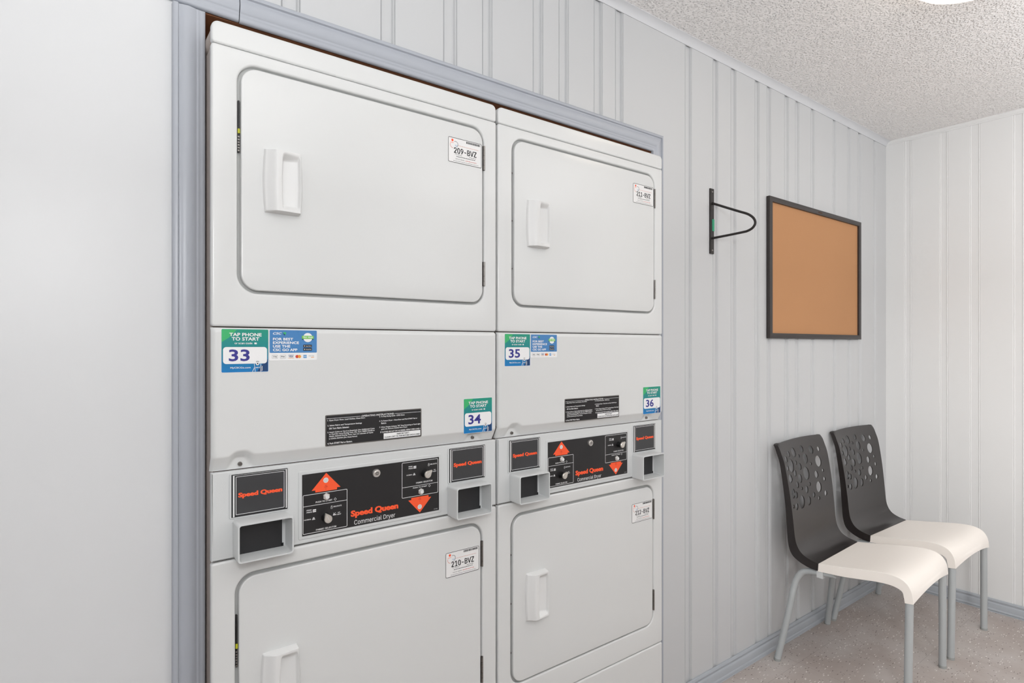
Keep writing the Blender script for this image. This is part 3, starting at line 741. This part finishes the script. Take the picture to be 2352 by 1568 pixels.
# ------------------------------------------------------------------ chairs
HOLES = [(.084, .838, .0103), (.028, .841, .0185), (-.044, .853, .0145), (-.119, .848, .0201), (-.166, .848, .0124), (-.201, .832, .0131), (-.08, .828, .0076),
 (-.031, .81, .0213), (.066, .786, .0246), (-.118, .805, .0098), (-.165, .8, .0272), (-.201, .795, .0105), (.006, .783, .0069), (-.088, .785, .0147), (-.045, .75, .0279),
 (.09, .743, .0074), (.035, .733, .016), (-.14, .766, .0136), (-.104, .738, .0186), (.094, .705, .0093), (-.205, .752, .0175), (-.178, .747, .008), (-.029, .702, .0081),
 (-.135, .717, .0136), (-.061, .685, .0161), (-.1, .696, .0071), (.043, .678, .0239), (-.188, .690, .0196), (-.154, .679, .0143), (-.003, .652, .0118), (.096, .642, .0121),
 (.039, .63, .0083), (-.109, .642, .0275), (-.048, .635, .0193), (-.157, .632, .0143), (-.186, .638, .0078)]
def make_chair():
    R = empty('chair', (0, 0, 0))
    Y0 = 1.06
    inner = cat([(1.1387, 0.4346), (1.1737, 0.4427), (1.2035, 0.4585), (1.2220, 0.4860), (1.2307, 0.5236), (1.2381, 0.5996), (1.2504, 0.7058), (1.2661, 0.8116), (1.2790, 0.8598), (1.2922, 0.8979)], 6)
    outer = cat([(1.1407, 0.4040), (1.1788, 0.4085), (1.2190, 0.4241), (1.2459, 0.4473), (1.2585, 0.4880), (1.2635, 0.5591), (1.2702, 0.6684), (1.2861, 0.8075), (1.2989, 0.8598), (1.3111, 0.9009)], 6)
    n = len(inner) - 1
    hw = lambda z: .2055 + .0095 * sstep(.45, .9, z)
    NU = 36
    vf, vb = [], []
    for i in range(n + 1):
        a, b = inner[i], outer[i]; t = i / n
        for j in range(NU + 1):
            u = -1 + 2 * j / NU; u = math.sin(u * math.pi / 2) * .4 + u * .6
            zz = a[1]; e = 1 - u * u
            c = .014 * e * sstep(0, .15, t)
            rt = 1 - .0 * t
            # rounded top corners
            drop = 0
            if t > .93: drop = .008 * max(0, (abs(u) - .92) / .08) ** 2 * (t - .93) / .07
            x = u * hw(zz)
            crown = .004 * e * sstep(.8, 1, t)
            rim = sstep(.86, .97, abs(u))
            th = (1 - rim) * .15 + rim
            if i == n: b = Vector((b[0], a[1] - .001))
            d = (b - a)
            bk = Vector((.006 * sstep(.6, 1, t), 0)); a2 = a + bk; b2 = b + bk
            fa = a + d.normalized() * c if d.length else a
            fb = a + d * th + d.normalized() * c * (1 - rim * .6)
            vf.append((x, fa[0] + bk[0] - Y0, fa[1] - drop + crown)); vb.append((x, fb[0] + bk[0] - Y0, fb[1] - drop + crown))
    N1 = NU + 1
    fs = []
    o = len(vf)
    for i in range(n):
        for j in range(NU):
            q = i * N1 + j
            fs.append((q, q + 1, q + N1 + 1, q + N1)); fs.append((o + q, o + q + N1, o + q + N1 + 1, o + q + 1))
    for i in range(n):
        q = i * N1; fs.append((q, q + N1, o + q + N1, o + q)); q = i * N1 + NU; fs.append((q, o + q, o + q + N1, q + N1))
    for j in range(NU):
        fs.append((j, o + j, o + j + 1, j + 1)); q = n * N1 + j; fs.append((q, q + 1, o + q + 1, o + q))
    m = MB(); m.raw(vf + vb, fs, 'chair_dark'); shell = m.build('backrest', None, smooth=0, fixn=True)
    c = MB()
    for x, z, r in HOLES:
        x += .030 + .022 * (z - .64) / .2 + .16 * x
        if x - r < -hw(z) + .017: x = r - hw(z) + .017
        c.cyl((x, .05, z), (x, .40, z), r, r, 'chair_dark', 24)
    cut = c.build('cutter', None, smooth=0, fixn=True)
    b = shell.modifiers.new('b', 'BOOLEAN'); b.operation = 'DIFFERENCE'; b.object = cut; b.solver = 'EXACT'
    b.use_self = True
    dg = bpy.context.evaluated_depsgraph_get()
    me = bpy.data.meshes.new_from_object(shell.evaluated_get(dg))
    print('BOOL', len(shell.data.polygons), len(cut.data.polygons), len(me.polygons))
    bpy.data.objects.remove(shell); bpy.data.objects.remove(cut)
    bm = bmesh.new(); bm.from_mesh(me)
    bmesh.ops.remove_doubles(bm, verts=bm.verts, dist=1e-5)
    for f in bm.faces: f.smooth = True
    for e in bm.edges:
        if len(e.link_faces) != 2 or e.calc_face_angle(0) > math.radians(32): e.smooth = False
    bm.to_mesh(me); bm.free(); me.name = 'backrest'
    so = bpy.data.objects.new('backrest', me); COL.objects.link(so); so.parent = R
    tag(so, 'dark brown backrest with round holes')
    # seat
    top = cat([(1.1372, 0.4341), (1.0935, 0.4407), (1.0432, 0.4483), (0.9828, 0.4585), (0.9276, 0.4666), (0.8824, 0.4697), (0.8504, 0.4656), (0.8275, 0.4534), (0.8136, 0.4331), (0.8076, 0.4120), (0.8051, 0.3839)], 4)
    bot = cat([(0.8327, 0.3799), (0.8357, 0.4020), (0.8427, 0.4241), (0.8728, 0.4351), (0.9180, 0.4341), (0.9661, 0.4261), (1.0404, 0.4130), (1.1392, 0.4025)], 4)
    m = MB(); NU = 30; prof_n = len(top) + len(bot)
    us = [math.sin((-1 + 2 * k / NU) * math.pi / 2) for k in range(NU + 1)]
    def sp(u, k):
        if k < len(top):
            yv, z = top[k]; w_ = 1 - u * u
            f = k / (len(top) - 1)
            z2 = z - .007 * w_ * math.sin(math.pi * min(1, f * 1.25)) if f < .8 else z
            if f > .86: z2 = z + .022 * w_ * (f - .86) / .14
            yv -= .006 * w_ * sstep(.6, 1, f)
            edge = .0
        else:
            yv, z = bot[k - len(top)]; w_ = 1 - u * u; f = 1 - (k - len(top)) / (len(bot) - 1)
            z2 = z + (.022 * w_ * (f - .75) / .25 if f > .75 else -.004 * w_) - .005 * math.sin(math.pi * min(1, f))
            yv -= .006 * w_ * sstep(.6, 1, f)
        hw_ = .2055 + .0125 * (1.14 - yv) / .34
        return (u * hw_, yv - Y0, z2)
    vs = [sp(u, k) for u in us for k in range(prof_n)]
    fs = [(i * prof_n + k, i * prof_n + (k + 1) % prof_n, (i + 1) * prof_n + (k + 1) % prof_n, (i + 1) * prof_n + k) for i in range(NU) for k in range(prof_n)]
    fs += [tuple(range(prof_n)), tuple(range(NU * prof_n, (NU + 1) * prof_n))]
    m.raw(vs, fs, 'chair_cream'); so = m.build('seat', R, smooth=40, fixn=True); tag(so, 'cream moulded seat turned down at the front')
    bv = so.modifiers.new('bevel', 'BEVEL'); bv.width = .004; bv.segments = 3; bv.limit_method = 'ANGLE'; bv.angle_limit = math.radians(50)
    for s_ in (-1, 1):
        m = MB(); m.tube([(s_ * .2025, -.2385, .386), (s_ * .2095, -.2375, .2), (s_ * .2140, -.2360, .006)], .0134, 'leg_grey', 20)
        m.cyl((s_ * .2140, -.2360, .010), (s_ * .2140, -.2360, 0), .0139, .0139, 'foot_cap', 20); m.build('leg', R, smooth=60, fixn=True)
        m = MB(); pth = cat([(1.080, .400), (1.140, .392), (1.176, .3880), (1.206, .3760), (1.226, .3460), (1.2365, .308), (1.252, .2), (1.283, .006)], 5)
        q0 = pth[-1]
        def lx(z): return s_ * (.187 + .062 * (1 - min(1, z / .39)))
        m.tube([(lx(q[1]), q[0] - Y0, q[1]) for q in pth], .0128, 'leg_grey', 20)
        m.cyl((lx(0), q0[0] - Y0, .010), (lx(0), q0[0] - Y0 + .001, 0), .0133, .0133, 'foot_cap', 20); m.build('leg', R, smooth=60, fixn=True)
        m = MB(); m.plate([rr(s_ * .187 - .016, .374, s_ * .187 + .016, .408, .004)], 1.122 - Y0, 1.146 - Y0, 'plastic_grey', .001, 1); m.build('leg_socket', R, fixn=True)
    m = MB(); m.box(-.17, 1.095 - Y0, .394, .17, 1.125 - Y0, .406, 'steel_dark'); m.build('seat_frame', R, smooth=0, bevel=.002)
    return R
chairA = make_chair(); chairA.location = (2.626, 1.06, 0); chairA.rotation_euler.z = math.radians(2.6)
tag(chairA, 'brown and cream chair with holes in its backrest, nearer the dryers', 'chair', 'waiting chairs by the wall')
chairB = chairA.copy(); COL.objects.link(chairB)
for ch in list(chairA.children):
    c = ch.copy(); COL.objects.link(c); c.parent = chairB
chairB.location = (3.172, 1.068, 0); chairB.rotation_euler.z = math.radians(-.9)
tag(chairB, 'brown and cream chair with holes in its backrest, in the corner', 'chair', 'waiting chairs by the wall')

# ------------------------------------------------------------------ ceiling light
def dome_light(x, y, label):
    R = empty('ceiling_light', (x, y, ZC)); tag(R, label, 'ceiling light')
    m = MB(); m.cyl((0, 0, 0), (0, 0, -.018), .15, .165, 'plastic_grey', 48); m.build('canopy', R, fixn=True)
    m = MB(); prof_ = [(.186, -.016), (.190, -.022), (.189, -.030), (.180, -.048), (.160, -.066), (.125, -.082), (.08, -.092), (.035, -.096), (.001, -.097)]
    n = 56; vs = [(r * math.cos(2 * math.pi * i / n), r * math.sin(2 * math.pi * i / n), z) for r, z in prof_ for i in range(n)]
    fs = [(k * n + i, (k + 1) * n + i, (k + 1) * n + (i + 1) % n, k * n + (i + 1) % n) for k in range(len(prof_) - 1) for i in range(n)]
    m.raw(vs, fs, 'lamp_glass'); tag(m.build('glass_shade', R, smooth=60), 'lit frosted glass bowl')
dome_light(2.095, .515, 'lit frosted glass dome light on the textured ceiling')
